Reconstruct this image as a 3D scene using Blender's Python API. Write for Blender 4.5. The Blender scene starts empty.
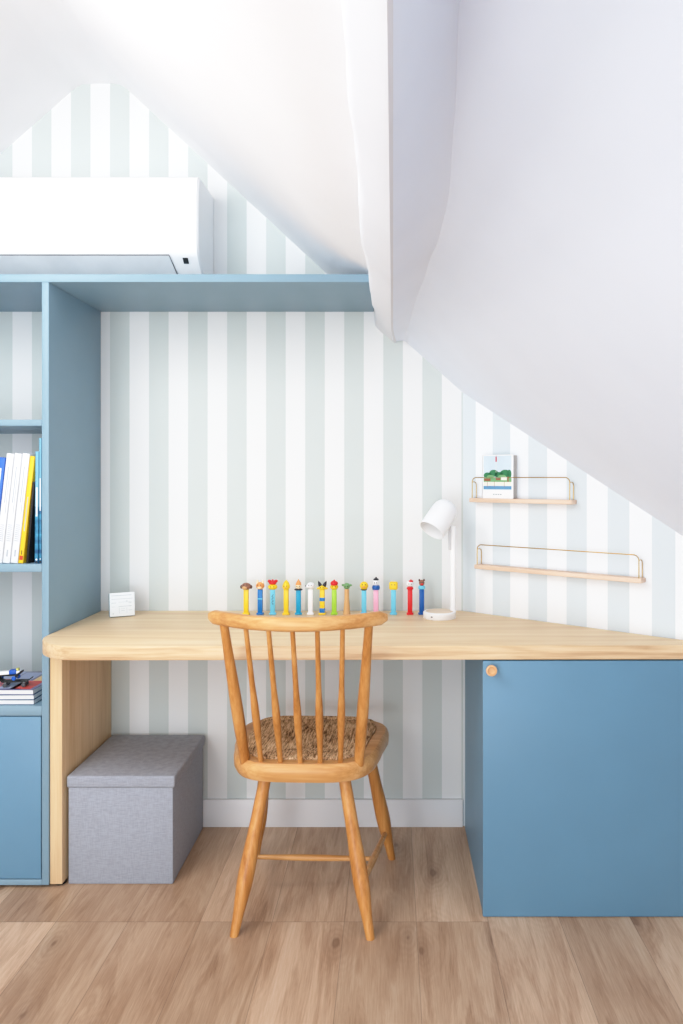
import bpy, bmesh, math, random
from mathutils import Vector, Matrix
random.seed(7)
PI = math.pi
C = bpy.context.scene.collection

# ------------------------------------------------------------------ materials
def lin(c):
    r = []
    for v in c:
        v = v / 255.0
        r.append(v / 12.92 if v <= 0.04045 else ((v + 0.055) / 1.055) ** 2.4)
    return (r[0], r[1], r[2], 1.0)

class N:
    """small wrapper for building node trees"""
    def __init__(s, name, rough=0.5, spec=0.4):
        s.m = bpy.data.materials.new(name); s.m.use_nodes = True
        s.t = s.m.node_tree; s.b = s.t.nodes['Principled BSDF']
        s.b.inputs['Roughness'].default_value = rough
        s.b.inputs['Specular IOR Level'].default_value = spec
    def n(s, typ, **kw):
        nd = s.t.nodes.new(typ)
        for k, v in kw.items(): setattr(nd, k, v)
        return nd
    def l(s, a, b): s.t.links.new(a, b)
    def math(s, op, a, b=None, c=None):
        nd = s.n('ShaderNodeMath', operation=op)
        for i, v in enumerate((a, b, c)):
            if v is None: continue
            if isinstance(v, (int, float)): nd.inputs[i].default_value = v
            else: s.l(v, nd.inputs[i])
        return nd.outputs[0]
    def coord(s):
        return s.n('ShaderNodeTexCoord').outputs['Object']
    def map(s, vec, scale=(1, 1, 1), loc=(0, 0, 0), rot=(0, 0, 0)):
        nd = s.n('ShaderNodeMapping'); s.l(vec, nd.inputs[0])
        nd.inputs['Scale'].default_value = scale; nd.inputs['Location'].default_value = loc
        nd.inputs['Rotation'].default_value = rot
        return nd.outputs[0]
    def noise(s, vec, scale, detail=3, rough=0.5, dist=0.0):
        nd = s.n('ShaderNodeTexNoise'); s.l(vec, nd.inputs['Vector'])
        nd.inputs['Scale'].default_value = scale; nd.inputs['Detail'].default_value = detail
        nd.inputs['Roughness'].default_value = rough; nd.inputs['Distortion'].default_value = dist
        return nd.outputs['Fac']
    def ramp(s, fac, stops):
        nd = s.n('ShaderNodeValToRGB'); s.l(fac, nd.inputs[0])
        e = nd.color_ramp.elements
        while len(e) < len(stops): e.new(0.5)
        for i, (p, c) in enumerate(stops):
            e[i].position = p; e[i].color = c if len(c) == 4 else lin(c)
        return nd.outputs[0]
    def mix(s, fac, a, b, mode='MIX'):
        nd = s.n('ShaderNodeMix', data_type='RGBA', blend_type=mode)
        if isinstance(fac, (int, float)): nd.inputs[0].default_value = fac
        else: s.l(fac, nd.inputs[0])
        for i, v in ((6, a), (7, b)):
            if isinstance(v, tuple): nd.inputs[i].default_value = v if len(v) == 4 else lin(v)
            else: s.l(v, nd.inputs[i])
        return nd.outputs[2]
    def color(s, v):
        if isinstance(v, tuple): s.b.inputs['Base Color'].default_value = v if len(v) == 4 else lin(v)
        else: s.l(v, s.b.inputs['Base Color'])
    def bump(s, h, strength=0.2, dist=0.002):
        nd = s.n('ShaderNodeBump'); s.l(h, nd.inputs['Height'])
        nd.inputs['Strength'].default_value = strength; nd.inputs['Distance'].default_value = dist
        s.l(nd.outputs[0], s.b.inputs['Normal'])

_plain = {}
def plain(c, rough=0.45, metal=0.0, spec=0.4, var=0.03, name=None):
    key = (c, rough, metal, spec, var)
    if key in _plain: return _plain[key]
    p = N(name or 'paint_%d_%d_%d' % c, rough, spec)
    p.b.inputs['Metallic'].default_value = metal
    f = p.noise(p.coord(), 9, 3)
    if min(c) > 225: var = 0.004
    c1 = tuple(max(0, int(v * (1 - var))) for v in c); c2 = tuple(min(255, int(v * (1 + var))) for v in c)
    p.color(p.ramp(f, [(0.3, c1), (0.7, c2)]))
    _plain[key] = p.m
    return p.m

def wood(name, dark, mid, light, axis, rough=0.45, fine=1.0, bump=0.12, spec=0.35):
    p = N(name, rough, spec)
    sc = {'X': (0.9, 14, 14), 'Y': (14, 0.9, 14), 'Z': (14, 14, 0.9)}[axis]
    sf = {'X': (4, 160, 160), 'Y': (160, 4, 160), 'Z': (160, 160, 4)}[axis]
    co = p.coord()
    a = p.noise(p.map(co, sc), 1.6 * fine, 4, 0.55, 0.6)
    b = p.noise(p.map(co, sf), 1.0, 2, 0.6)
    f = p.math('ADD', p.math('MULTIPLY', a, 0.7), p.math('MULTIPLY', b, 0.3))
    p.color(p.ramp(f, [(0.34, dark), (0.5, mid), (0.66, light)]))
    p.bump(b, bump, 0.001)
    return p.m

def make_wallpaper(name, x0, per, white, gray):
    p = N(name, 0.75, 0.2)
    co = p.coord()
    sx = p.n('ShaderNodeSeparateXYZ'); p.l(co, sx.inputs[0])
    fr = p.math('FRACT', p.math('DIVIDE', p.math('SUBTRACT', sx.outputs[0], x0), per))
    isg = p.math('LESS_THAN', fr, 0.5)
    col = p.mix(isg, white, gray)
    n1 = p.noise(co, 220, 2)
    col = p.mix(p.math('MULTIPLY', n1, 0.05), col, (200, 200, 196))
    p.color(col); p.bump(n1, 0.08, 0.001)
    return p.m

def make_floor():
    p = N('oak_planks', 0.42, 0.35)
    co = p.coord()
    s = p.n('ShaderNodeSeparateXYZ'); p.l(co, s.inputs[0])
    X, Y = s.outputs[0], s.outputs[1]
    u = p.math('DIVIDE', p.math('SUBTRACT', X, 0.066), 0.198)
    ix = p.math('FLOOR', u); fx = p.math('FRACT', u)
    right = p.math('GREATER_THAN', ix, 0.5)
    par = p.math('FRACT', p.math('MULTIPLY', ix, 0.381))
    off = p.math('ADD', p.math('MULTIPLY', right, 0.52), p.math('MULTIPLY', par, 0.0))
    v = p.math('DIVIDE', p.math('ADD', p.math('ADD', Y, 0.579), off), 1.29)
    iy = p.math('FLOOR', v); fy = p.math('FRACT', v)
    cid = p.n('ShaderNodeCombineXYZ'); p.l(ix, cid.inputs[0]); p.l(iy, cid.inputs[1])
    wn = p.n('ShaderNodeTexWhiteNoise', noise_dimensions='3D'); p.l(cid.outputs[0], wn.inputs[0])
    rnd = wn.outputs['Value']
    sh = p.n('ShaderNodeCombineXYZ')
    p.l(p.math('ADD', X, p.math('MULTIPLY', rnd, 13.0)), sh.inputs[0])
    p.l(p.math('ADD', Y, p.math('MULTIPLY', rnd, 29.0)), sh.inputs[1])
    g1 = p.noise(p.map(sh.outputs[0], (9, 1.1, 1)), 1.5, 5, 0.6, 1.2)
    g2 = p.noise(p.map(sh.outputs[0], (260, 9, 1)), 1.0, 4, 0.75)
    g3 = p.noise(p.map(sh.outputs[0], (3, 1.3, 1)), 2.0, 2)
    ph = p.math('ADD', p.math('MULTIPLY', g1, 34.0), p.math('MULTIPLY', X, 90.0))
    g4 = p.math('ADD', p.math('MULTIPLY', p.math('SINE', ph), 0.5), 0.5)
    f = p.math('ADD', p.math('MULTIPLY', g1, 0.40), p.math('ADD', p.math('MULTIPLY', g2, 0.32), p.math('MULTIPLY', g3, 0.26)))
    f = p.math('ADD', f, p.math('MULTIPLY', g4, 0.04))
    col = p.ramp(f, [(0.33, (136, 102, 78)), (0.43, (188, 154, 126)), (0.56, (216, 187, 160)), (0.68, (232, 210, 187))])
    tint = p.ramp(rnd, [(0.0, (216, 209, 202)), (0.5, (240, 236, 232)), (1.0, (255, 254, 252))])
    col = p.mix(1.0, col, tint, 'MULTIPLY')
    vo = p.n('ShaderNodeTexVoronoi', voronoi_dimensions='2D'); p.l(p.map(sh.outputs[0], (5.2, 2.6, 1)), vo.inputs['Vector'])
    vo.inputs['Scale'].default_value = 1.0
    wob = p.math('ADD', vo.outputs['Distance'], p.math('MULTIPLY', p.math('SUBTRACT', g1, 0.5), 0.25))
    knot = p.ramp(wob, [(0.02, (255, 255, 255)), (0.06, (150, 150, 150)), (0.22, (0, 0, 0))])
    vs = p.n('ShaderNodeSeparateColor'); p.l(vo.outputs['Color'], vs.inputs[0])
    sel = p.math('GREATER_THAN', vs.outputs[0], 0.64)
    # grain bends and darkens around the knots
    halo = p.ramp(wob, [(0.0, (255, 255, 255)), (0.45, (0, 0, 0))])
    rings = p.math('ADD', p.math('MULTIPLY', p.math('SINE', p.math('MULTIPLY', wob, 95.0)), 0.5), 0.5)
    col = p.mix(p.math('MULTIPLY', p.math('MULTIPLY', p.math('MULTIPLY', halo, sel), rings), 0.28), col, (146, 110, 82))
    kf = p.math('MULTIPLY', p.math('MULTIPLY', knot, sel), 0.62)
    col = p.mix(kf, col, (104, 70, 48))
    gx = p.math('LESS_THAN', fx, 0.008)
    gy = p.math('LESS_THAN', fy, 0.0016)
    gap = p.math('MAXIMUM', gx, gy)
    col = p.mix(p.math('MULTIPLY', gap, 0.5), col, (92, 66, 50))
    p.color(col)
    p.bump(p.math('SUBTRACT', g2, gap), 0.10, 0.001)
    return p.m

def make_plaster(name, c):
    p = N(name, 0.8, 0.15)
    co = p.coord()
    a = p.noise(co, 5, 4); b = p.noise(co, 60, 2)
    c1 = tuple(int(v * 0.993) for v in c)
    p.color(p.ramp(a, [(0.35, c1), (0.65, c)]))
    p.bump(p.math('ADD', a, p.math('MULTIPLY', b, 0.08)), 0.05, 0.006)
    return p.m

def make_fabric(name, c, sc=420):
    p = N(name, 0.9, 0.1)
    co = p.coord()
    w1 = p.noise(p.map(co, (0.12, 0.12, 1)), sc, 2)
    w2 = p.noise(p.map(co, (1, 1, 0.12)), sc, 2)
    f = p.math('ADD', p.math('MULTIPLY', w1, 0.6), p.math('MULTIPLY', w2, 0.4))
    c1 = tuple(int(v * 0.95) for v in c); c2 = tuple(min(255, int(v * 1.04)) for v in c)
    p.color(p.ramp(f, [(0.38, c1), (0.62, c2)]))
    p.bump(f, 0.12, 0.001)
    return p.m

def make_rush():
    p = N('woven_rush', 0.75, 0.2)
    co = p.coord()
    a = p.noise(p.map(co, (230, 20, 230)), 1.0, 3, 0.7, 0.3)
    b = p.noise(co, 14, 3)
    f = p.math('ADD', p.math('MULTIPLY', a, 0.75), p.math('MULTIPLY', b, 0.25))
    p.color(p.ramp(f, [(0.36, (74, 48, 30)), (0.45, (158, 120, 82)), (0.53, (214, 178, 138)), (0.66, (240, 214, 178))]))
    p.bump(a, 0.35, 0.002)
    return p.m

def make_leather_blue(name, c):
    p = N(name, 0.42, 0.4)
    co = p.coord()
    a = p.noise(co, 3, 3); b = p.noise(co, 300, 2)
    c1 = tuple(int(v * 0.97) for v in c)
    p.color(p.ramp(a, [(0.3, c1), (0.7, c)]))
    p.bump(b, 0.04, 0.001)
    return p.m

def make_plaid():
    p = N('blue_patterned_cover', 0.4, 0.4)
    co = p.coord()
    s = p.n('ShaderNodeSeparateXYZ'); p.l(co, s.inputs[0])
    z = s.outputs[2]
    band = p.math('FRACT', p.math('MULTIPLY', z, 34))
    base = p.ramp(p.noise(co, 40, 3), [(0.35, (28, 92, 140)), (0.65, (70, 165, 200))])
    b2 = p.mix(p.math('MULTIPLY', p.math('LESS_THAN', band, 0.4), 0.35), base, (16, 56, 110))
    up = p.math('GREATER_THAN', z, 0.17)
    p.color(p.mix(up, b2, (116, 178, 206)))
    return p.m

BEAM_PLASTER = make_plaster('painted_beam', (224, 226, 231))
COOL_LIT_PLASTER = make_plaster('cool_lit_plaster', (230, 237, 249))  # same white plaster, the cool light of the right slope tinted in
WHITE_PLASTER = make_plaster('white_plaster', (243, 243, 245))
BLUE = make_leather_blue('bounce_lit_blue_lacquer', (130, 160, 178))  # greyer tone of the panels: bounce from the wall put into the lacquer
BLUE_D = make_leather_blue('front_lit_blue_lacquer', (106, 149, 178))  # same lacquer as the panels, its front-lit tone painted in
BLUE_R = make_leather_blue('shaded_blue_lacquer', (99, 142, 170))  # same lacquer darkened, light falling off to the right put into the colour
OAK = wood('light_oak_top', (222, 190, 150), (232, 203, 164), (240, 216, 182), 'X')
OAK_EDGE = wood('oak_edge', (196, 160, 122), (222, 190, 152), (234, 206, 172), 'X', fine=2.2)
OAK_V = wood('light_oak_upright', (204, 168, 124), (220, 188, 146), (232, 204, 164), 'Z')
HONEY = wood('honey_beech', (168, 106, 48), (196, 134, 70), (214, 158, 94), 'Z', 0.35)
HONEY_X = wood('honey_beech_rail', (182, 124, 66), (206, 152, 92), (224, 176, 120), 'X', 0.35)
ASH = wood('pale_pink_ash', (206, 172, 148), (224, 194, 172), (236, 212, 192), 'X')
FLOOR = make_floor()
RUSH = make_rush()
GREYFAB = make_fabric('grey_woven_fabric', (160, 165, 175))
BRASS = plain((176, 146, 92), 0.3, 0.9, name='brushed_brass')
WHITE_PLASTIC = plain((244, 245, 247), 0.35, name='white_plastic')
WHITE_METAL = plain((242, 243, 245), 0.4, name='white_enamel')
BLACK = plain((24, 25, 28), 0.5, name='black_plastic')
PAPER = plain((232, 230, 226), 0.8, name='paper_block')
SKIRT = plain((236, 237, 240), 0.45, name='white_skirting')

# ------------------------------------------------------------------ mesh helpers
def add_bm(dst, src, mi=0):
    me = bpy.data.meshes.new('tmp'); src.to_mesh(me); src.free()
    n0 = len(dst.faces)
    dst.from_mesh(me); bpy.data.meshes.remove(me)
    dst.faces.ensure_lookup_table()
    for f in dst.faces[n0:]: f.material_index = mi

def box(bm, x0, x1, y0, y1, z0, z1, bev=0.0, seg=2, mi=0, mat=None):
    b = bmesh.new(); bmesh.ops.create_cube(b, size=1.0)
    for v in b.verts:
        v.co = Vector((x0 + (v.co.x + .5) * (x1 - x0), y0 + (v.co.y + .5) * (y1 - y0), z0 + (v.co.z + .5) * (z1 - z0)))
    if bev > 0: bmesh.ops.bevel(b, geom=b.edges[:], offset=bev, segments=seg, profile=0.5, affect='EDGES')
    if mat is not None: b.transform(mat)
    add_bm(bm, b, mi); return bm

def prism(bm, poly, z0, z1, bev=0.0, seg=2, mi=0, mat=None):
    b = bmesh.new()
    lo = [b.verts.new((x, y, z0)) for x, y in poly]; hi = [b.verts.new((x, y, z1)) for x, y in poly]
    b.faces.new(list(reversed(lo))); b.faces.new(hi)
    n = len(poly)
    for i in range(n): b.faces.new((lo[i], lo[(i + 1) % n], hi[(i + 1) % n], hi[i]))
    bmesh.ops.recalc_face_normals(b, faces=b.faces[:])
    if bev > 0:
        es = [e for e in b.edges if abs(e.verts[0].co.z - e.verts[1].co.z) < 1e-6]
        bmesh.ops.bevel(b, geom=es, offset=bev, segments=seg, profile=0.5, affect='EDGES')
    if mat is not None: b.transform(mat)
    add_bm(bm, b, mi); return bm

def tube(bm, pts, rad, seg=12, mi=0, flat=1.0, caps=True):
    """swept round section through pts; rad is one radius or one per point"""
    pts = [Vector(p) for p in pts]; n = len(pts)
    if isinstance(rad, (int, float)): rad = [rad] * n
    b = bmesh.new(); rings = []
    prev = None
    for i, p in enumerate(pts):
        t = (pts[min(i + 1, n - 1)] - pts[max(i - 1, 0)]).normalized()
        if prev is None:
            ref = Vector((0, 0, 1)) if abs(t.z) < 0.9 else Vector((1, 0, 0))
            a = t.cross(ref).normalized()
        else:
            a = (prev - t * prev.dot(t)).normalized()
        prev = a; c = t.cross(a)
        rings.append([b.verts.new(p + (a * math.cos(2 * PI * k / seg) + c * math.sin(2 * PI * k / seg) * flat) * rad[i]) for k in range(seg)])
    for i in range(n - 1):
        for k in range(seg):
            b.faces.new((rings[i][k], rings[i][(k + 1) % seg], rings[i + 1][(k + 1) % seg], rings[i + 1][k]))
    if caps:
        b.faces.new(rings[0]); b.faces.new(rings[-1])
    bmesh.ops.recalc_face_normals(b, faces=b.faces[:])
    add_bm(bm, b, mi); return bm

def lathe(bm, prof, seg=32, mat=None, mi=0):
    """prof: list of (r, z) ; r=0 closes"""
    b = bmesh.new(); rings = []
    for r, z in prof:
        if r < 1e-6: rings.append([b.verts.new((0, 0, z))])
        else: rings.append([b.verts.new((r * math.cos(2 * PI * k / seg), r * math.sin(2 * PI * k / seg), z)) for k in range(seg)])
    for i in range(len(rings) - 1):
        A, B = rings[i], rings[i + 1]
        for k in range(seg):
            k2 = (k + 1) % seg
            if len(A) == 1 and len(B) == 1: continue
            if len(A) == 1: b.faces.new((A[0], B[k2], B[k]))
            elif len(B) == 1: b.faces.new((A[k], A[k2], B[0]))
            else: b.faces.new((A[k], A[k2], B[k2], B[k]))
    bmesh.ops.recalc_face_normals(b, faces=b.faces[:])
    if mat is not None: b.transform(mat)
    add_bm(bm, b, mi); return bm

def ball(bm, c, r, mi=0, seg=20, rings=12, rot=None):
    if isinstance(r, (int, float)): r = (r, r, r)
    b = bmesh.new(); bmesh.ops.create_uvsphere(b, u_segments=seg, v_segments=rings, radius=1.0)
    m = Matrix.Translation(c) @ (rot.to_4x4() if rot else Matrix.Identity(4)) @ Matrix.Diagonal((*r, 1))
    b.transform(m); add_bm(bm, b, mi); return bm

def strip(bm, quads, mi=0):
    """list of lists of points -> faces"""
    for q in quads:
        f = bm.faces.new([bm.verts.new(p) for p in q]); f.material_index = mi
    return bm

def link(name, bm, mats, parent=None, loc=None, smooth=True, rotz=0):
    me = bpy.data.meshes.new(name)
    bm.normal_update()
    if smooth:
        for f in bm.faces: f.smooth = True
        for e in bm.edges:
            if len(e.link_faces) == 2 and e.calc_face_angle(0) > math.radians(38): e.smooth = False
    bm.to_mesh(me); bm.free()
    if not isinstance(mats, (list, tuple)): mats = [mats]
    for m in mats: me.materials.append(m)
    o = bpy.data.objects.new(name, me); C.objects.link(o)
    if parent: o.parent = parent
    if loc is not None: o.location = loc
    o.rotation_euler[2] = rotz
    return o

def root_loc(p):
    v = Vector((0, 0, 0))
    while p: v += p.location; p = p.parent
    return v

def wpart(name, bm, mats, parent):
    """a part whose mesh was laid out in room coordinates (its thing is unrotated)"""
    bm.transform(Matrix.Translation(-root_loc(parent)))
    return link(name, bm, mats, parent)

def tag(o, label, cat, group=None):
    o['label'] = label; o['category'] = cat
    if group: o['group'] = group
    return o

def thing(name, label, cat, loc=(0, 0, 0), rotz=0, group=None):
    o = bpy.data.objects.new(name, None); C.objects.link(o)
    o.empty_display_size = 0.05
    o.location = loc; o.rotation_euler = (0, 0, rotz)
    return tag(o, label, cat, group)

def struct(name, bm, mats, label=None, **kw):
    o = link(name, bm, mats, **kw); o['kind'] = 'structure'
    if label: o['label'] = label
    return o

# ------------------------------------------------------------------ camera (level, shifted lens)
F, CX, CY, CAMY, CAMZ = 760.0, 392.0, 478.0, -2.667, 1.22
cam = bpy.data.cameras.new('camera'); co = bpy.data.objects.new('camera', cam); C.objects.link(co)
cam.sensor_fit = 'HORIZONTAL'; cam.sensor_width = 36.0; cam.lens = F / 683 * 36.0
cam.shift_x = -(CX - 341.5) / 683; cam.shift_y = -(512 - CY) / 683
cam.clip_start = 0.02
co.location = (0, CAMY, CAMZ); co.rotation_euler = (PI / 2, 0, 0)
bpy.context.scene.camera = co

# ------------------------------------------------------------------ room shell
AX, AU = 0.249, Vector((0.588, -0.481, 0)).normalized()       # start and direction of the slanting right wall
AN = Vector((-AU.y * -1, AU.x * -1, 0)); AN = Vector((AU.y, -AU.x, 0))   # its normal, towards the room
A_ANG = math.atan2(AU.y, AU.x)
def aw(t, n, z): return Vector((AX, 0, 0)) + AU * t + AN * n + Vector((0, 0, z))

def zright(x, y): return 1.518 - 0.894 * (x - 0.25) - 0.123 * y     # right slope
YB = -3.6                                                            # how far the room runs behind the camera
# floor
bm = bmesh.new(); strip(bm, [[(-2.7, 0.3, 0), (-2.7, YB, 0), (2.6, YB, 0), (2.6, 0.3, 0)]])
struct('floor', bm, FLOOR, 'oak plank floor')
# back wall
WP = make_wallpaper('striped_wallpaper', -0.9895, 0.137, (232, 234, 235), (204, 212, 211))
bm = bmesh.new()
strip(bm, [[(-2.7, 0, 0), (AX, 0, 0), (AX, 0, 2.75), (-2.7, 0, 2.75)]])
struct('wall_back', bm, WP, 'back wall with grey and white striped wallpaper')
# slanting right wall (local x runs along the wall)
WPR = make_wallpaper('striped_wallpaper_cool_lit', 0.2585 - 0.137 * 2, 0.137, (239, 243, 247), (213, 223, 229))  # same paper; the paler, cooler light on this wall is in the colours
bm = bmesh.new()
strip(bm, [[(0, 0, 0), (2.6, 0, 0), (2.6, 0, 1.7), (0, 0, 1.7)]])
struct('wall_right', bm, WPR, 'slanting right wall with striped wallpaper', loc=(AX, 0, 0), rotz=A_ANG)
# left gable-side wall far out of frame
bm = bmesh.new()
strip(bm, [[(-2.6, YB, 0), (-2.6, 0, 0), (-2.6, 0, 1.4), (-2.6, YB, 1.4)]])
struct('wall_left', bm, WHITE_PLASTER, 'white knee wall')
# ceiling : left slope, ridge strip, main slope up to the purlin
prof = [(-2.62, 1.258), (-1.125, 2.574), (-1.105, 2.589), (-1.085, 2.597), (-1.05, 2.600), (-0.985, 2.600), (-0.955, 2.596), (-0.93, 2.580),
        (-0.6, 2.280), (-0.235, 1.945), (-0.15, 1.886), (-0.05, 1.836), (0.0, 1.826)]
bm = bmesh.new()
ny = 24
ys = [0.02 + (YB - 0.02) * j / ny for j in range(ny + 1)]
gv = [[bm.verts.new((x, y, z + 0.004 * math.sin(3.1 * y + 5 * x) * (1 if 0 < i < 12 else 0))) for i, (x, z) in enumerate(prof)] for y in ys]
for j in range(ny):
    for i in range(len(prof) - 1):
        bm.faces.new((gv[j][i], gv[j][i + 1], gv[j + 1][i + 1], gv[j + 1][i]))
struct('ceiling', bm, WHITE_PLASTER, 'white sloping attic ceiling left of the beam')
# right slope
bm = bmesh.new()
pts = []
for y in ys:
    row = []
    xs0 = 0.03 + 0.045 * max(0.0, -y)
    for k in range(9):
        x = xs0 + (2.3 - xs0) * k / 8
        row.append(bm.verts.new((x, y, zright(x, y))))
    pts.append(row)
for j in range(ny):
    for k in range(8):
        bm.faces.new((pts[j][k], pts[j][k + 1], pts[j + 1][k + 1], pts[j + 1][k]))
struct('ceiling.001', bm, COOL_LIT_PLASTER, 'white sloping ceiling right of the beam')
def lerp_tab(v, tab):
    for (a, p), (b_, q) in zip(tab, tab[1:]):
        if v <= b_:
            u = max(0, (v - a) / (b_ - a)); u = u * u * (3 - 2 * u) * 0.5 + u * 0.5
            return p + (q - p) * u
    return tab[-1][1]
# old painted beam (purlin) running towards the viewer
bm = bmesh.new(); rows = []
nb = 60
for j in range(nb + 1):
    y = 0.015 + (YB - 0.015) * (j / nb)
    d = -y
    w = 0.004 * math.sin(d * 4.3 + 0.6) + 0.003 * math.sin(d * 11.0) + 0.0015 * math.sin(d * 31)
    w2 = 0.003 * math.sin(d * 3.1 + 2.0) + 0.002 * math.sin(d * 9.0 + 1)
    endk = max(0.0, 1 - d / 0.30)
    xr = 0.000 - 0.003 * min(1, d / 2.0) + 0.012 * endk ** 2
    xc = lerp_tab(d, [(0, .042), (.35, .062), (.76, .090), (.95, .106), (1.15, .113), (1.4, .104), (1.66, .090), (5, .085)])
    zc = zright(xc, y)
    sec = [(-0.066 + w, 1.90), (-0.064 + w, 1.775), (-0.061 + w, 1.750 + w2), (-0.053 + w, 1.740 + w2),
           (xr - 0.012, 1.697 + w2), (xr - 0.002, 1.689 + w2), (xr + 0.004, 1.694 + w2)]
    x0, z0 = sec[-1]
    cxp = x0 + 0.66 * (xc - x0); zl = z0 + 0.66 * (zc - z0); czp = zl + 0.22 * (zright(cxp, y) - 0.003 - zl)   # control point: the face swings into the slope
    for k in range(1, 11):                      # shaded right face with a soft plaster fillet into the slope
        q = k / 10
        sec.append(((1 - q) ** 2 * x0 + 2 * q * (1 - q) * cxp + q * q * xc, (1 - q) ** 2 * z0 + 2 * q * (1 - q) * czp + q * q * (zc - 0.0012)))
    sec.append((xc + 0.03 + 0.012 * d, zright(xc + 0.03 + 0.012 * d, y) + 0.002))
    rows.append([bm.verts.new((x, y, z)) for x, z in sec])
for j in range(nb):
    for k in range(len(rows[0]) - 1):
        f = bm.faces.new((rows[j][k], rows[j][k + 1], rows[j + 1][k + 1], rows[j + 1][k]))
        f.material_index = 1 if k >= 6 else 0
struct('trim_1', bm, [BEAM_PLASTER, COOL_LIT_PLASTER], 'white painted old beam between the two ceiling slopes')
# skirting boards
bm = bmesh.new(); box(bm, -0.98, 0.2475, -0.013, 0.0, 0.0, 0.096, 0.002)
struct('baseboard_back', bm, SKIRT, 'white skirting board along the back wall')

# ------------------------------------------------------------------ bookcase (grey-blue)
S = 336.0
YF = CAMY + F / S                                   # front plane of the bookcase, about -0.405
PR = (48.8 - CX) / S; PL = (41.7 - CX) / S          # side panel
BL = -1.95
bc = thing('bookcase', 'tall grey-blue open bookcase with an overhead board reaching across to the beam', 'bookcase', ((BL + PR) / 2, -0.2, 0))
T0, T1 = 1.803, 1.827
bm = bmesh.new(); box(bm, BL, -0.064, YF, -0.001, T0, T1, 0.0015); wpart('top_board', bm, BLUE, bc)
bm = bmesh.new(); box(bm, PL, PR, YF, -0.001, 0.008, T0, 0.0015); wpart('side_panel', bm, BLUE, bc)
bm = bmesh.new(); box(bm, BL, BL + 0.021, YF, -0.001, 0.008, T0, 0.0015); wpart('side_panel', bm, BLUE, bc)
for z0, z1 in ((1.375, 1.394), (0.940, 0.964)):
    bm = bmesh.new(); box(bm, BL + 0.021, PL, YF, -0.001, z0, z1, 0.0015); wpart('shelf', bm, BLUE, bc)
bm = bmesh.new(); box(bm, BL + 0.021, PL, YF, -0.001, 0.512, 0.541, 0.0015); wpart('counter', bm, BLUE, bc)
bm = bmesh.new(); box(bm, BL + 0.021, PL, YF, -0.02, 0.008, 0.024, 0.001); wpart('bottom_rail', bm, BLUE, bc)
bm = bmesh.new(); box(bm, BL + 0.03, PR - 0.012, YF + 0.02, -0.03, 0.0, 0.009); wpart('plinth', bm, BLACK, bc)
for a, b in ((-1.498, PL - 0.003), (BL + 0.025, -1.501)):
    bm = bmesh.new(); box(bm, a, b, YF + 0.001, YF + 0.02, 0.027, 0.509, 0.001); wpart('door', bm, BLUE_D, bc)

# ------------------------------------------------------------------ desk
DZ0, DZ1 = 0.715, 0.755
YD = -0.560
desk = thing('desk', 'long light oak built-in desktop with a rounded left corner and one oak upright', 'desk', (-0.2, -0.25, 0))
def wallx(y, gap=0.004): return AX - y * 0.588 / 0.481 - gap
poly = [(PR + 0.0008, -0.001)]
R = 0.15
cxr, cyr = PR + 0.0008 + R, -0.566 + R
for k in range(13):
    a = PI + (PI / 2) * k / 12
    poly.append((cxr + R * math.cos(a), cyr + R * math.sin(a)))
poly += [(wallx(YD + 0.008), YD + 0.008), (wallx(-0.001), -0.001)]
bm = bmesh.new(); prism(bm, poly, DZ0, DZ1, 0.003, 2)
bm.normal_update()
for f in bm.faces:
    if abs(f.normal.z) < 0.6: f.material_index = 1
wpart('desktop', bm, [OAK, OAK_EDGE], desk)
bm = bmesh.new(); box(bm, PR + 0.001, PR + 0.038, YF + 0.004, -0.002, 0.008, DZ0, 0.003, 2); wl = wpart('leg_panel', bm, OAK_V, desk)
for yy in (YF + 0.03, -0.06):
    bm = bmesh.new(); lathe(bm, [(0, 0), (0.016, 0), (0.016, 0.009), (0, 0.009)], 16, Matrix.Translation((PR + 0.023, yy, 0))); wpart('foot', bm, BLACK, wl)

# ------------------------------------------------------------------ low cabinet under the desk at right
CF = -0.5575
cab = thing('cabinet', 'grey-blue low cabinet under the right end of the desk with round wooden knob', 'cabinet', (0.45, -0.35, 0))
bm = bmesh.new(); prism(bm, [(0.2535, -0.03), (0.2535, CF + 0.02), (0.875, CF + 0.02)], 0.003, DZ0 - 0.001, 0.001, 1)
wpart('carcass', bm, BLUE_R, cab)
bm = bmesh.new(); box(bm, 0.2525, 0.905, CF, CF + 0.019, 0.002, DZ0 - 0.003, 0.0015); door = wpart('door', bm, BLUE_R, cab)
bm = bmesh.new(); prism(bm, [(0.265, -0.05), (0.265, CF + 0.03), (0.85, CF + 0.03)], 0.0, 0.004); wpart('plinth', bm, BLACK, cab)
s = F / (CF - 0.02 - CAMY)
kx, kz = (491.5 - CX) / s, CAMZ - (670.5 - CY) / s
M = Matrix.Translation((kx, CF, kz)) @ Matrix.Rotation(PI / 2, 4, 'X')
bm = bmesh.new(); lathe(bm, [(0, 0), (0.010, 0), (0.009, 0.008), (0.0135, 0.016), (0.0155, 0.021), (0.0150, 0.025), (0.011, 0.026), (0.0085, 0.022), (0.0, 0.0205)], 28, M)
wpart('knob', bm, plain((226, 176, 128), 0.4, name='knob_beech'), door)

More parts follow.
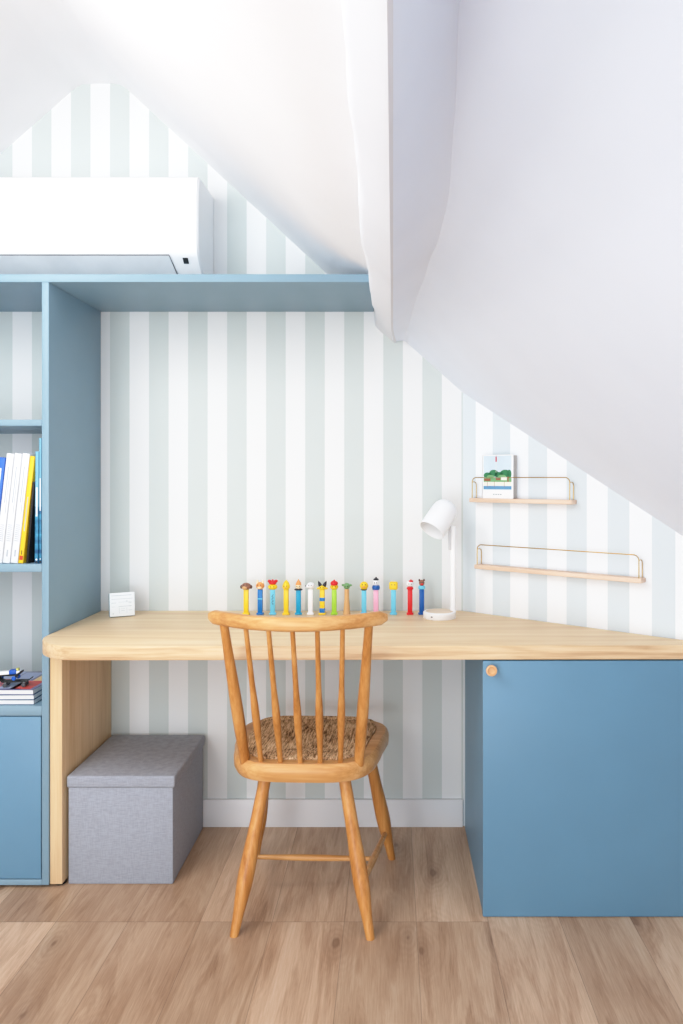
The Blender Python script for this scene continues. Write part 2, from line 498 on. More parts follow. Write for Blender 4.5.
# ------------------------------------------------------------------ air conditioner
ac = thing('air_conditioner', 'white wall-mounted air conditioner above the top board of the bookcase', 'air conditioner', (-1.02, 0, 1.87))
AR, AL = -0.626, -1.43
pf = [(-0.002, 1.875), (-0.002, 2.204), (-0.165, 2.204), (-0.192, 2.200), (-0.204, 2.188), (-0.214, 2.125), (-0.2155, 2.03), (-0.214, 1.972), (-0.207, 1.948), (-0.195, 1.936), (-0.15, 1.898), (-0.12, 1.876)]
bm = bmesh.new(); b = bmesh.new()
L = []
for x, ins in ((AL, 0.006), (AL + 0.006, 0), (AR - 0.006, 0), (AR, 0.006)):
    cyy = -0.1; czz = 2.03
    L.append([b.verts.new((x, y if y > -0.01 else y + ins * (1 if y < cyy else -1) * (abs(y - cyy) > .02), z + ins * (-1 if z > czz else 1) * 0.8)) for y, z in pf])
for i in range(3):
    for k in range(len(pf)):
        k2 = (k + 1) % len(pf)
        b.faces.new((L[i][k], L[i][k2], L[i + 1][k2], L[i + 1][k]))
b.faces.new(L[0]); b.faces.new(list(reversed(L[-1])))
bmesh.ops.recalc_face_normals(b, faces=b.faces[:])
add_bm(bm, b)
wpart('casing', bm, WHITE_PLASTIC, ac)
# louvre flap on the sloped underside
def acp(x, t, o):       # t along the lower slope from front (0) to back (1)
    y = -0.203 + (-0.135 + 0.203) * t; z = 1.9425 + (1.886 - 1.9425) * t
    nn = Vector((0, -0.63, -0.77))
    return Vector((x, y, z)) + nn * o
bm = bmesh.new(); b = bmesh.new()
xa, xb = AL + 0.10, -0.722
lo = [b.verts.new(acp(x, t, 0.000)) for x, t in ((xa, .0), (xb, .0), (xb + 0.012, 1.0), (xa, 1.0))]
hi = [b.verts.new(acp(x, t, 0.005)) for x, t in ((xa, .0), (xb, .0), (xb + 0.012, 1.0), (xa, 1.0))]
b.faces.new(lo); b.faces.new(hi)
for i in range(4): b.faces.new((lo[i], lo[(i + 1) % 4], hi[(i + 1) % 4], hi[i]))
bmesh.ops.recalc_face_normals(b, faces=b.faces[:]); add_bm(bm, b)
wpart('air_flap', bm, plain((214, 218, 222), 0.3, name='pale_grey_flap'), ac)
bm = bmesh.new()
tube(bm, [acp(xa, -0.03, 0.003), acp(xb, -0.03, 0.003), acp(xb + 0.014, 1.02, 0.003)], 0.0016, 6)
wpart('flap_seam', bm, plain((86, 90, 96), 0.5, name='dark_seam'), ac)
bm = bmesh.new(); b = bmesh.new()
q = [b.verts.new(acp(x, t, 0.0015)) for x, t in ((-0.681, .10), (-0.664, .10), (-0.664, .36), (-0.681, .36))]
b.faces.new(q); b.normal_update()
add_bm(bm, b); wpart('display', bm, plain((40, 42, 44), 0.3), ac)

# ------------------------------------------------------------------ storage box
sb = 333.0
bx0, bx1 = (67.2 - CX) / sb, (174.0 - CX) / sb
byf = -0.388; byb = -0.018
box_t = thing('storage_box', 'grey woven fabric storage box with lid on the floor under the desk', 'box', ((bx0 + bx1) / 2, (byf + byb) / 2, 0))
bm = bmesh.new(); box(bm, bx0 + 0.003, bx1 - 0.003, byf + 0.003, byb - 0.003, 0.0, 0.300, 0.004); wpart('box_body', bm, GREYFAB, box_t)
bm = bmesh.new(); box(bm, bx0 - 0.001, bx1 + 0.003, byf - 0.001, byb + 0.001, 0.290, 0.326, 0.006, 3); wpart('lid', bm, GREYFAB, box_t)

# ------------------------------------------------------------------ chair
ch = thing('chair', 'honey-coloured wooden spindle-back chair with woven rush seat in front of the desk', 'chair', (-0.247, -0.415, 0), math.radians(-2.0))
SZ = 0.437
def seat_outline(off, n=56):
    """closed outline of the seat: wide rounded front (+y), tapering to a round back (-y)"""
    pts = []
    for k in range(n):
        a = 2 * PI * k / n
        ca, sa = math.cos(a), math.sin(a)
        e = 0.52
        x = math.copysign(abs(ca) ** e, ca); y = math.copysign(abs(sa) ** (0.62 if sa < 0 else 0.45), sa)
        hw = 0.199 + 0.040 * (y + 1) / 2 + (0.006 if y > 0 else 0)
        yy = 0.023 + y * 0.206
        px, py = x * hw, yy
        pts.append(Vector((px, py, 0)))
    c = Vector((0, 0.023, 0))
    out = []
    for k, p in enumerate(pts):
        t = (pts[(k + 1) % n] - pts[k - 1]).normalized()
        nrm = Vector((t.y, -t.x, 0))
        out.append(p - nrm * off)
    return out
bm = bmesh.new(); b = bmesh.new()
prof_r = [(0.006, SZ - 0.049), (0.0, SZ - 0.038), (-0.001, SZ - 0.018), (0.003, SZ - 0.006), (0.010, SZ), (0.038, SZ + 0.001), (0.044, SZ - 0.004), (0.046, SZ - 0.02), (0.040, SZ - 0.049)]
rings = []
for off, z in prof_r:
    rings.append([b.verts.new((p.x, p.y, z)) for p in seat_outline(off)])
nR = len(rings)
for i in range(nR):
    A, B = rings[i], rings[(i + 1) % nR]
    for k in range(len(A)):
        k2 = (k + 1) % len(A); b.faces.new((A[k], A[k2], B[k2], B[k]))
bmesh.ops.recalc_face_normals(b, faces=b.faces[:]); add_bm(bm, b)
link('seat_frame', bm, HONEY_X, ch)
bm = bmesh.new(); b = bmesh.new(); rings = []
for f_, z in ((0.0, 0.006), (0.06, 0.010), (0.3, 0.005), (0.6, -0.003), (0.85, -0.006)):
    rings.append([b.verts.new((p.x * (1 - f_), 0.023 + (p.y - 0.023) * (1 - f_), SZ + z)) for p in seat_outline(0.040)])
rb = [b.verts.new((p.x, p.y, SZ - 0.03)) for p in seat_outline(0.042)]
rings = [rb] + rings
for i in range(len(rings) - 1):
    A, B = rings[i], rings[i + 1]
    for k in range(len(A)): b.faces.new((A[k], A[(k + 1) % len(A)], B[(k + 1) % len(A)], B[k]))
b.faces.new(rings[-1]); b.faces.new(rings[0])
# the rush wraps over the front rail
bmesh.ops.recalc_face_normals(b, faces=b.faces[:]); add_bm(bm, b)
link('rush_seat', bm, RUSH, ch)
bm = bmesh.new()
tube(bm, [(-0.192 + 0.384 * k / 18, 0.209 - 0.012 * ((k - 9) / 9) ** 4, SZ - 0.012 - 0.004 * ((k - 9) / 9) ** 8) for k in range(19)], [0.024 - 0.011 * (abs(k - 9) / 9) ** 6 for k in range(19)], 14)
link('rush_front_wrap', bm, RUSH, ch)
# top rail
RZ = 0.848
bm = bmesh.new(); b = bmesh.new(); rings = []
nt = 28
def rail_pt(s):    # s -1..1
    x = 0.235 * s + 0.005
    return Vector((x, -0.322 + 0.088 * (abs(s) ** 2.0), RZ + 0.004 * s * s))
for k in range(nt + 1):
    s_ = -1 + 2 * k / nt
    p = rail_pt(s_); t = (rail_pt(min(1, s_ + .03)) - rail_pt(max(-1, s_ - .03))).normalized()
    nrm = Vector((t.y, -t.x, 0)).normalized()
    sc = 1.0 if abs(s_) < 0.93 else (1.0 - 0.45 * ((abs(s_) - 0.93) / 0.07) ** 2)
    ring = []
    for m in range(16):
        a = 2 * PI * m / 16
        cx_ = math.copysign(abs(math.cos(a)) ** 0.7, math.cos(a)) * 0.014 * sc
        cz_ = math.copysign(abs(math.sin(a)) ** 0.7, math.sin(a)) * 0.0185 * sc
        ring.append(b.verts.new(p + nrm * cx_ + Vector((0, 0, cz_))))
    rings.append(ring)
for i in range(nt):
    for m in range(16):
        b.faces.new((rings[i][m], rings[i][(m + 1) % 16], rings[i + 1][(m + 1) % 16], rings[i + 1][m]))
b.faces.new(rings[0]); b.faces.new(rings[-1])
bmesh.ops.recalc_face_normals(b, faces=b.faces[:]); add_bm(bm, b)
link('top_rail', bm, HONEY_X, ch)
def profile_tube(p0, p1, radii, n=18, seg=14):
    p0, p1 = Vector(p0), Vector(p1); pts = []; rr = []
    for k in range(n + 1):
        s_ = k / n
        pts.append(p0.lerp(p1, s_))
        for i in range(len(radii) - 1):
            if radii[i][0] <= s_ <= radii[i + 1][0] + 1e-9:
                u = (s_ - radii[i][0]) / (radii[i + 1][0] - radii[i][0]); u = u * u * (3 - 2 * u)
                rr.append(radii[i][1] + (radii[i + 1][1] - radii[i][1]) * u); break
    bm = bmesh.new(); tube(bm, pts, rr, seg); return bm
# posts and spindles : bottoms on the rear rim, tops in the rail
for xb_, yb_, st in ((-0.158, -0.134, -0.815), (0.160, -0.134, 0.815)):
    tp = rail_pt(st)
    link('post', profile_tube((xb_, yb_, SZ - 0.012), (tp.x, tp.y, tp.z - 0.006), [(0, 0.0145), (0.35, 0.0165), (1, 0.0115)]), HONEY, ch)
for k in range(5):
    q = (k - 2) / 2
    tp = rail_pt(q * 0.535)
    link('spindle', profile_tube((q * 0.110, -0.157 + 0.006 * q * q, SZ - 0.008), (tp.x, tp.y, tp.z - 0.006), [(0, 0.0072), (0.06, 0.0072), (0.36, 0.0108), (0.62, 0.0072), (1, 0.0062)]), HONEY, ch)
# legs
legs = {}
for nm, top, foot in (('bl', (-0.100, -0.110, SZ - 0.03), (-0.166, -0.232, 0)), ('br', (0.112, -0.110, SZ - 0.03), (0.198, -0.232, 0)),
                      ('fl', (-0.150, 0.155, SZ - 0.03), (-0.198, 0.190, 0)), ('fr', (0.156, 0.160, SZ - 0.03), (0.240, 0.192, 0))):
    legs[nm] = (Vector(top), Vector(foot))
    bmL = profile_tube(top, foot, [(0, 0.0165), (0.3, 0.0180), (0.66, 0.0222), (0.96, 0.0130), (1.0, 0.0118)], 22)
    for v in bmL.verts:
        if v.co.z < 0.012: v.co.z = 0.0
    link('leg', bmL, HONEY, ch)
def onleg(nm, z):
    t, f = legs[nm]; return t.lerp(f, (t.z - z) / (t.z - f.z))
sides = []
for r_, f_ in (('bl', 'fl'), ('br', 'fr')):
    a, c_ = onleg(r_, 0.122), onleg(f_, 0.090); sides.append(a.lerp(c_, 0.45))
    link('stretcher', profile_tube(a, c_, [(0, 0.0075), (0.5, 0.0105), (1, 0.0075)], 12, 10), HONEY_X, ch)
link('stretcher', profile_tube(sides[0], sides[1], [(0, 0.0065), (0.5, 0.0095), (1, 0.0065)], 12, 10), HONEY_X, ch)

# ------------------------------------------------------------------ desk lamp
lx, ly = 0.158, -0.140
lamp = thing('desk_lamp', 'white table lamp with a tilted bell shade standing on the right of the desk', 'lamp', (lx, ly, DZ1))
bm = bmesh.new(); lathe(bm, [(0, 0), (0.0530, 0), (0.0545, 0.002), (0.0545, 0.020), (0.052, 0.0225), (0, 0.0225)], 48); base = link('base', bm, WHITE_METAL, lamp)
bm = bmesh.new(); lathe(bm, [(0, 0.0222), (0.045, 0.0222), (0.045, 0.0235), (0, 0.0235)], 40); link('wooden_inlay', bm, plain((226, 206, 184), 0.5, name='pale_inlay'), base)
bm = bmesh.new(); ball(bm, (-0.028, -0.0465, 0.011), (0.004, 0.003, 0.0022)); link('switch', bm, plain((120, 122, 126), 0.5), base)
bm = bmesh.new(); tube(bm, [(0.046, 0.008, 0.018), (0.046, 0.008, 0.20), (0.046, 0.008, 0.305)], 0.0098, 20); link('pole', bm, WHITE_METAL, lamp)
bm = bmesh.new(); box(bm, 0.030, 0.040, 0.000, 0.012, 0.225, 0.322, 0.003); link('hinge_bracket', bm, plain((206, 207, 210), 0.4, name='grey_hinge'), lamp)
# shade: bell, axis pointing to lower left and a little to the viewer
sc_ = Vector(((440.5 - CX) / 300 - lx, -0.008, CAMZ - (516.5 - CY) / 300 - DZ1))
ax = Vector((-0.060, -0.048, -0.084)).normalized()
rotq = ax.to_track_quat('Z', 'Y')
M = Matrix.Translation(sc_) @ rotq.to_matrix().to_4x4() @ Matrix.Diagonal((0.97, 0.97, 0.97, 1))
outer = [(0, -0.062), (0.014, -0.0605), (0.026, -0.056), (0.0365, -0.047), (0.0425, -0.035), (0.0450, -0.018), (0.0455, 0.03), (0.0460, 0.062)]
inner = [(0.0440, 0.062), (0.0430, 0.03), (0.0420, -0.018), (0.038, -0.036), (0.025, -0.050), (0, -0.055)]
bm = bmesh.new(); lathe(bm, outer + inner, 44, M); shade = link('lamp_shade', bm, WHITE_METAL, lamp)
bm = bmesh.new(); lathe(bm, [(0, -0.05), (0.013, -0.05), (0.013, -0.02), (0.022, 0.0), (0.024, 0.012), (0.018, 0.027), (0.0, 0.032)], 24, M); link('bulb', bm, plain((250, 248, 244), 0.3, name='opal_bulb'), shade)

# ------------------------------------------------------------------ wall ledges on the slanting wall
def t_at(px, n):
    """distance along the slanting wall (offset n from it) seen at image column px"""
    k = (px - CX) / F
    o = Vector((AX, 0, 0)) + AN * n
    # o.x + AU.x t = k * (o.y + AU.y t - CAMY)
    t = (k * (o.y - CAMY) - o.x) / (AU.x - k * AU.y)
    y = o.y + AU.y * t
    return t, F / (y - CAMY)
def make_ledge(label, px0, px1, pytop, railpy, depth=0.038):
    t0, s0 = t_at(px0, depth); t1, s1 = t_at(px1, 0.0)
    z = CAMZ - (pytop - CY) / s0
    h = (pytop - railpy) / s0
    o = thing('wall_ledge', label, 'shelf', aw((t0 + t1) / 2, 0, z - 0.014), A_ANG, 'brass-railed wooden wall ledges')
    w = (t1 - t0) / 2
    bm = bmesh.new(); box(bm, -w, w, -depth, -0.0005, 0.0, 0.014, 0.002); link('board', bm, ASH, o)
    # brass wire: from a back foot up and round the front edge to the other back foot
    zt = 0.014 + h; e = 0.009; yf, ybk = -depth + 0.006, -0.006
    r = 0.016
    def arc(c, a, b2, n=5):
        return [Vector(c) + Vector(a) * math.cos(PI / 2 * k / n) * r + Vector(b2) * math.sin(PI / 2 * k / n) * r for k in range(n + 1)]
    front = [(-w + e, yf, 0.010)] + arc((-w + e + r, yf, zt - r), (-1, 0, 0), (0, 0, 1)) + arc((w - e - r, yf, zt - r), (0, 0, 1), (1, 0, 0)) + [(w - e, yf, 0.010)]
    bm = bmesh.new(); tube(bm, front, 0.0017, 8)
    link('front_rail', bm, BRASS, o)
    for sgn in (-1, 1):
        side = [(sgn * (w - e), yf, zt - 0.015), (sgn * (w - e), ybk - 0.010, zt - 0.015), (sgn * (w - e), ybk - .003, zt - 0.018), (sgn * (w - e), ybk, zt - 0.026), (sgn * (w - e), ybk, 0.01)]
        bm = bmesh.new(); tube(bm, side, 0.0015, 8); link('side_rail', bm, BRASS, o)
    return o, z, t0, t1
led1, LZ1, la, lb = make_ledge('short pale wooden wall ledge with brass rail holding a picture book', 469.0, 577.0, 498.0, 477.5)
led2, LZ2, _, _ = make_ledge('long pale wooden wall ledge with brass rail, empty, below the short one', 474.0, 646.0, 564.5, 544.5)
# picture book standing on the upper ledge
tb0, sB = t_at(482.0, 0.034); tb1, _ = t_at(513.0, 0.034)
bw = tb1 - tb0; bh = 0.146
bk = thing('picture_book', 'small white book with a lakeside picture on its cover, on the short wall ledge', 'book', aw((tb0 + tb1) / 2, 0, LZ1), A_ANG)
bm = bmesh.new(); box(bm, -bw / 2, bw / 2, -0.033, -0.030, 0, bh, 0.0008); box(bm, -bw / 2, bw / 2, -0.0075, -0.006, 0, bh, 0.0005); box(bm, -bw / 2, -bw / 2 + 0.003, -0.033, -0.006, 0, bh, 0.0008)
cover = link('cover', bm, plain((244, 245, 246), 0.5, name='white_cover'), bk)
bm = bmesh.new(); box(bm, -bw / 2 + 0.003, bw / 2 - 0.0005, -0.030, -0.0075, 0.002, bh - 0.002); link('pages', bm, plain((176, 174, 172), 0.8, name='shaded_pages'), bk)  # shade on the end of the book painted in as grey pages
yy = -0.0332
def qd(x0, x1, z0, z1, mi, d=0.0):      # rectangle on the cover, in fractions of the cover
    return [(-bw / 2 + bw * x0, yy - d, bh * z0), (-bw / 2 + bw * x1, yy - d, bh * z0), (-bw / 2 + bw * x1, yy - d, bh * z1), (-bw / 2 + bw * x0, yy - d, bh * z1)]
bm = bmesh.new()
strip(bm, [qd(.05, .95, .20, .98, 0)], 0)                                    # sky
def blob(cx, cz, rx, rz, mi, d):
    f = bm.faces.new([bm.verts.new((-bw / 2 + bw * (cx + rx * math.cos(a)), yy - d, bh * (cz + rz * math.sin(a)))) for a in [2 * PI * k / 14 for k in range(14)]]); f.material_index = mi
for cx, cz, rx, rz in ((.18, .53, .13, .07), (.38, .58, .15, .08), (.55, .54, .14, .07), (.75, .57, .17, .09), (.88, .56, .07, .10)): blob(cx, cz, rx, rz, 1, .0002)
for cx, cz, rx, rz in ((.28, .50, .12, .04), (.65, .50, .13, .045)): blob(cx, cz, rx, rz, 2, .0003)
strip(bm, [qd(.05, .95, .38, .47, 0, .0003)], 2)
strip(bm, [qd(.07, .28, .40, .46, 0, .0004), qd(.45, .60, .42, .47, 0, .0004), qd(.82, .86, .38, .50, 0, .0004)], 3)
strip(bm, [qd(.62, .80, .42, .49, 0, .0004), qd(.05, .95, .29, .38, 0, .0004)], 4)
strip(bm, [qd(.05, .95, .21, .285, 0, .0005)], 5)
strip(bm, [qd(.44, .48, .84, .95, 0, .0005), qd(.45, .47, .95, .98, 0, .0005)], 6)
strip(bm, [qd(.455, .465, .60, .84, 0, .0005)], 4)
strip(bm, [qd(.17, .18, .26, .40, 0, .0006), qd(.40, .41, .26, .40, 0, .0006), qd(.72, .73, .26, .40, 0, .0006)], 3)
strip(bm, [qd(.36 + .075 * i, .36 + .075 * i + .05, .085, .105, 0, .0005) for i in range(4)], 7)
link('cover_picture', bm, [plain((206, 224, 238), 0.6), plain((52, 128, 84), 0.6), plain((120, 172, 118), 0.6), plain((150, 92, 66), 0.6), plain((236, 234, 222), 0.6), plain((96, 150, 190), 0.6), plain((206, 70, 74), 0.6), plain((150, 160, 166), 0.6)], cover, smooth=False)

# ------------------------------------------------------------------ small desk display
dd = thing('desk_display', 'small white square display leaning back at the left end of the desk', 'display', (-0.905, -0.118, DZ1), math.radians(27))
tilt = Matrix.Rotation(math.radians(-9), 4, 'X')
W = 0.041
bm = bmesh.new(); box(bm, -W, W, -0.006, 0.008, 0.001, 0.080, 0.004, 3, mat=tilt); link('casing', bm, plain((96, 140, 160), 0.4, name='blue_grey_back'), dd)
bm = bmesh.new(); box(bm, -W + .001, W - .001, -0.0085, -0.0055, 0.0015, 0.0800, 0.0014, 2, mat=tilt)
for x0, x1, z0, z1 in ((-.034, .030, .0700, .0715), (-.034, .034, .0585, .0597), (-.012, .030, .0335, .0350), (.012, .017, .050, .052), (.020, .030, .044, .0452), (-.034, -.020, .046, .0475),
                       (-.034, -.022, .0335, .0345), (-.031, -.027, .010, .0125), (-.010, -.0092, .012, .030), (.014, .0148, .012, .030), (-.004, .008, .020, .0212), (.020, .032, .020, .0212), (-.004, .008, .026, .0268), (-.012, .030, .048, .0488)):
    box(bm, x0, x1, -0.0089, -0.0083, z0, z1, mi=1, mat=tilt)
link('face', bm, [plain((238, 244, 248), 0.4, name='white_face'), plain((186, 198, 206), 0.6, name='pale_print')], dd)
bm = bmesh.new(); box(bm, -W + .006, W - .006, -0.002, 0.030, 0.0, 0.003, 0.001); link('stand', bm, plain((96, 140, 160), 0.4, name='blue_grey_back'), dd)

# ------------------------------------------------------------------ candy dispensers in a row
SP = 293.5; YP = CAMY + F / SP
COL = dict(yellow=(250, 208, 40), blue=(20, 120, 196), sky=(112, 202, 232), cyan=(14, 160, 204), white=(244, 244, 246), lime=(166, 216, 62), tan=(220, 172, 118), pink=(246, 176, 204), red=(222, 36, 40),
           deep=(20, 92, 172), brown=(150, 104, 84), orange=(238, 160, 92), green=(120, 164, 110), black=(40, 40, 48), cream=(250, 226, 190), dkbrown=(92, 60, 48))
def mt(c): return plain(COL[c], 0.35)
def dispenser(px, stem, label, build, bands=None, taper=False):
    x = (px - CX) / SP
    o = thing('candy_dispenser', label, 'toy', (x, YP, DZ1), random.uniform(-.12, .12), 'candy dispensers lined up on the desk')
    bm = bmesh.new()
    if taper:
        lathe(bm, [(0, 0.0), (0.0125, 0.0), (0.0115, 0.012), (0.0085, 0.05), (0.0078, 0.086), (0, 0.086)], 20)
    else:
        box(bm, -0.0082, 0.0082, -0.0055, 0.0055, 0.006, 0.086, 0.0018)
    st = link('stem', bm, mt(stem), o)
    bm = bmesh.new()
    if taper: lathe(bm, [(0, 0), (0.0135, 0), (0.0135, 0.003), (0, 0.003)], 20)
    else: box(bm, -0.0118, 0.0118, -0.009, 0.009, 0.0, 0.0065, 0.002)
    link('foot', bm, mt(stem), o)
    if bands:
        for z0, z1 in bands[1]:
            bm = bmesh.new(); box(bm, -0.0086, 0.0086, -0.0059, 0.0059, z0, z1, 0.0008); link('stem_band', bm, mt(bands[0]), st)
    build(o)
    return o
def part(o, name, c, fn):
    bm = bmesh.new(); fn(bm); return link(name, bm, mt(c), o)
HZ = 0.098
def eyes(hd, z=HZ + 0.004, y=-0.0145, dx=0.005):
    for s_ in (-1, 1):
        bm = bmesh.new(); ball(bm, (s_ * dx, y, z), 0.0017, seg=8, rings=6); link('eye', bm, mt('black'), hd)
def h_dog(o):
    h = part(o, 'head', 'brown', lambda b: ball(b, (0, 0, HZ - .002), (0.0165, 0.0145, 0.0125)))
    [part(h, 'ear', 'dkbrown', lambda b: ball(b, (s_ * 0.0160, 0.001, HZ - 0.004), (0.0050, 0.006, 0.0065))) for s_ in (-1, 1)]
    part(h, 'muzzle', 'tan', lambda b: ball(b, (-0.003, -0.010, HZ - .006), (0.009, 0.008, 0.0065))); eyes(h, HZ + .004, -.0125)
def h_tabby(o):
    h = part(o, 'head', 'orange', lambda b: ball(b, (0, 0, HZ), (0.0145, 0.0135, 0.013)))
    [part(h, 'ear', 'cream', lambda b: lathe(b, [(0.0055, 0), (0.003, .007), (0, 0.012)], 12, Matrix.Translation((s_ * 0.009, 0, HZ + 0.009)))) for s_ in (-1, 1)]
    part(h, 'muzzle', 'cream', lambda b: ball(b, (0, -0.009, HZ - .005), (0.008, 0.006, 0.005))); eyes(h)
def h_redhat(o):
    h = part(o, 'head', 'yellow', lambda b: ball(b, (0, 0, HZ - .004), (0.0165, 0.0135, 0.010)))
    part(h, 'hat', 'red', lambda b: (ball(b, (0, 0, HZ + 0.010), (0.0135, 0.012, 0.0065)), ball(b, (-0.011, 0, HZ + 0.016), (0.0065, 0.006, 0.005)), ball(b, (0.011, 0, HZ + 0.016), (0.0065, 0.006, 0.005)), ball(b, (0, 0, HZ + 0.017), (0.004, .004, .005)))); eyes(h, HZ - .002, -.0135)
    bm = bmesh.new()
    zs = [0.034 + 0.0032 * i for i in range(12)]
    tube(bm, [(0.0032 * math.sin(i * 1.9), -0.0058, z) for i, z in enumerate(zs)], 0.0009, 6)
    link('script', bm, mt('black'), o)
def h_drop(o):
    h = part(o, 'head', 'yellow', lambda b: lathe(b, [(0, -.014), (0.009, -.013), (0.013, -.006), (0.0125, .002), (0.008, .012), (0.003, .018), (0, .020)], 24, Matrix.Translation((0, 0, HZ))))
    eyes(h, HZ, -.0122); part(h, 'beak', 'orange', lambda b: ball(b, (0, -0.0125, HZ - .005), (.004, .004, .002)))
def h_flame(o):
    h = part(o, 'head', 'cream', lambda b: ball(b, (0, 0, HZ - .002), (0.0105, 0.0105, 0.010)))
    part(h, 'hair', 'orange', lambda b: lathe(b, [(0.010, 0), (0.0085, .007), (0.004, .014), (0, .021)], 18, Matrix.Translation((0, 0.001, HZ + .003)))); eyes(h, HZ - .001, -.0105, .004)
    part(o, 'collar', 'black', lambda b: [ball(b, (s_ * 0.006, -0.003, HZ - .0125), (.0085, .007, .0035)) for s_ in (-1, 1)])
def h_white(o):
    h = part(o, 'head', 'white', lambda b: (ball(b, (0.001, 0, HZ), (0.0135, 0.0125, 0.0115)), ball(b, (-0.009, -0.005, HZ - .002), (.008, .008, .006))))
    eyes(h, HZ + .003, -.0125, .004); part(h, 'nose', 'black', lambda b: ball(b, (-0.0145, -.009, HZ), .0025, seg=10, rings=8))
def h_darktop(o):
    h = part(o, 'head', 'yellow', lambda b: (ball(b, (0, 0, HZ - .007), (0.0125, 0.0115, 0.009)), ball(b, (-.013, 0, HZ - .009), (.006, .005, .004)), ball(b, (.013, 0, HZ - .009), (.006, .005, .004))))
    [part(h, 'ear', 'black', lambda b: lathe(b, [(0.0065, 0), (0.006, .006), (0.0035, .014), (0, .020)], 12, Matrix.Translation((s_ * 0.006, 0, HZ - .001)) @ Matrix.Rotation(s_ * 0.45, 4, 'Y'))) for s_ in (-1, 1)]; eyes(h, HZ - .005, -.0112)
def h_redcap(o):
    h = part(o, 'head', 'yellow', lambda b: ball(b, (0, 0, HZ - .004), (0.014, 0.0125, 0.010)))
    part(h, 'cap', 'red', lambda b: (ball(b, (0, 0, HZ + .008), (.013, .0125, .0095)), ball(b, (0, -.010, HZ + .004), (.010, .006, .002)), ball(b, (0, 0, HZ + .018), .003))); eyes(h, HZ - .002, -.0125)
def h_green(o):
    h = part(o, 'head', 'green', lambda b: ball(b, (0, 0, HZ - .001), (0.0115, 0.011, 0.0105)))
    [part(h, 'ear', 'green', lambda b: ball(b, (s_ * .0125, 0, HZ + .002), (.0055, .003, .004))) for s_ in (-1, 1)]; eyes(h, HZ, -.0108, .004)
def h_round(o):
    h = part(o, 'head', 'yellow', lambda b: ball(b, (0, 0, HZ), (0.0145, 0.0135, 0.0145)))
    part(h, 'beak', 'orange', lambda b: ball(b, (0, -.013, HZ - .003), (.006, .005, .0025))); eyes(h, HZ + .005, -.0125)
    part(o, 'collar', 'dkbrown', lambda b: lathe(b, [(0, -.002), (.0085, -.002), (.0115, .001), (0, .003)], 18, Matrix.Translation((0, 0, HZ - .013))))
def h_blackcap(o):
    part(o, 'collar', 'deep', lambda b: lathe(b, [(0, -.007), (.012, -.007), (.0138, 0), (.012, .007), (0, .007)], 20, Matrix.Translation((0, 0, HZ - .006))))
    h = part(o, 'head', 'white', lambda b: ball(b, (0, 0, HZ + .011), (.0095, .0095, .012)))
    part(h, 'cap', 'black', lambda b: (ball(b, (0, .001, HZ + .021), (.0095, .009, .005)), ball(b, (0, .001, HZ + .027), (.003, .003, .003)))); eyes(h, HZ + .011, -.0095, .0035)
def h_block(o):
    h = part(o, 'head', 'yellow', lambda b: box(b, -.0145, .0145, -.009, .009, HZ - .014, HZ + .014, .006, 3)); eyes(h, HZ + .004, -.009, .005)
def h_redbow(o):
    part(o, 'collar', 'red', lambda b: lathe(b, [(0, -.005), (.011, -.004), (.012, .001), (.008, .005), (0, .005)], 20, Matrix.Translation((0, 0, HZ - .008))))
    h = part(o, 'head', 'white', lambda b: ball(b, (0, 0, HZ + .007), (.0125, .010, .0105))); eyes(h, HZ + .007, -.0098, .004)
    part(h, 'cap', 'red', lambda b: (ball(b, (.003, -.001, HZ + .0155), (.0085, .008, .004)), ball(b, (.003, 0, HZ + .0195), .0022)))
def h_brown(o):
    part(o, 'collar', 'sky', lambda b: lathe(b, [(0, -.006), (.011, -.005), (.0125, 0), (.010, .006), (0, .006)], 20, Matrix.Translation((0, 0, HZ - .006))))
    h = part(o, 'head', 'brown', lambda b: ball(b, (0, 0, HZ + .010), (.0095, .0095, .0105))); eyes(h, HZ + .012, -.0095, .0035)
    part(h, 'muzzle', 'red', lambda b: ball(b, (0, -.007, HZ + .006), (.005, .005, .0035)))
    [part(h, 'ear', 'dkbrown', lambda b: ball(b, (s_ * .008, 0, HZ + .019), (.0032, .003, .0042))) for s_ in (-1, 1)]
dispenser(246.2, 'yellow', 'candy dispenser with yellow stem and brown floppy-eared head, first from the left', h_dog)
dispenser(260.2, 'blue', 'candy dispenser with bright blue stem and orange cat-like head, second from the left', h_tabby, ('sky', [(.052, .056)]))
dispenser(272.7, 'sky', 'candy dispenser with pale blue stem, black script and red hat', h_redhat)
dispenser(286.2, 'yellow', 'all-yellow candy dispenser with pointed drop-shaped head', h_drop)
dispenser(298.5, 'cyan', 'candy dispenser with turquoise stem, dark collar and pointed orange hair', h_flame)
dispenser(310.5, 'white', 'all-white candy dispenser with black nose', h_white)
dispenser(322.3, 'yellow', 'candy dispenser with yellow and blue striped stem and black pointed ears', h_darktop, ('blue', [(.006, .022), (.046, .058)]))
dispenser(334.2, 'lime', 'candy dispenser with lime green stem and red cap', h_redcap)
dispenser(346.8, 'tan', 'candy dispenser with beige tapered stem and green head', h_green, None, True)
dispenser(364.0, 'sky', 'candy dispenser with pale blue stem and round yellow head, left of the pink one', h_round)
dispenser(376.0, 'pink', 'candy dispenser with pink stem, blue collar and black cap', h_blackcap)
dispenser(393.5, 'sky', 'candy dispenser with pale blue stem and square yellow head', h_block)
dispenser(410.0, 'red', 'candy dispenser with red stem and white head under a small red cap', h_redbow)
dispenser(421.7, 'deep', 'candy dispenser with dark blue stem and brown head, nearest the lamp', h_brown)

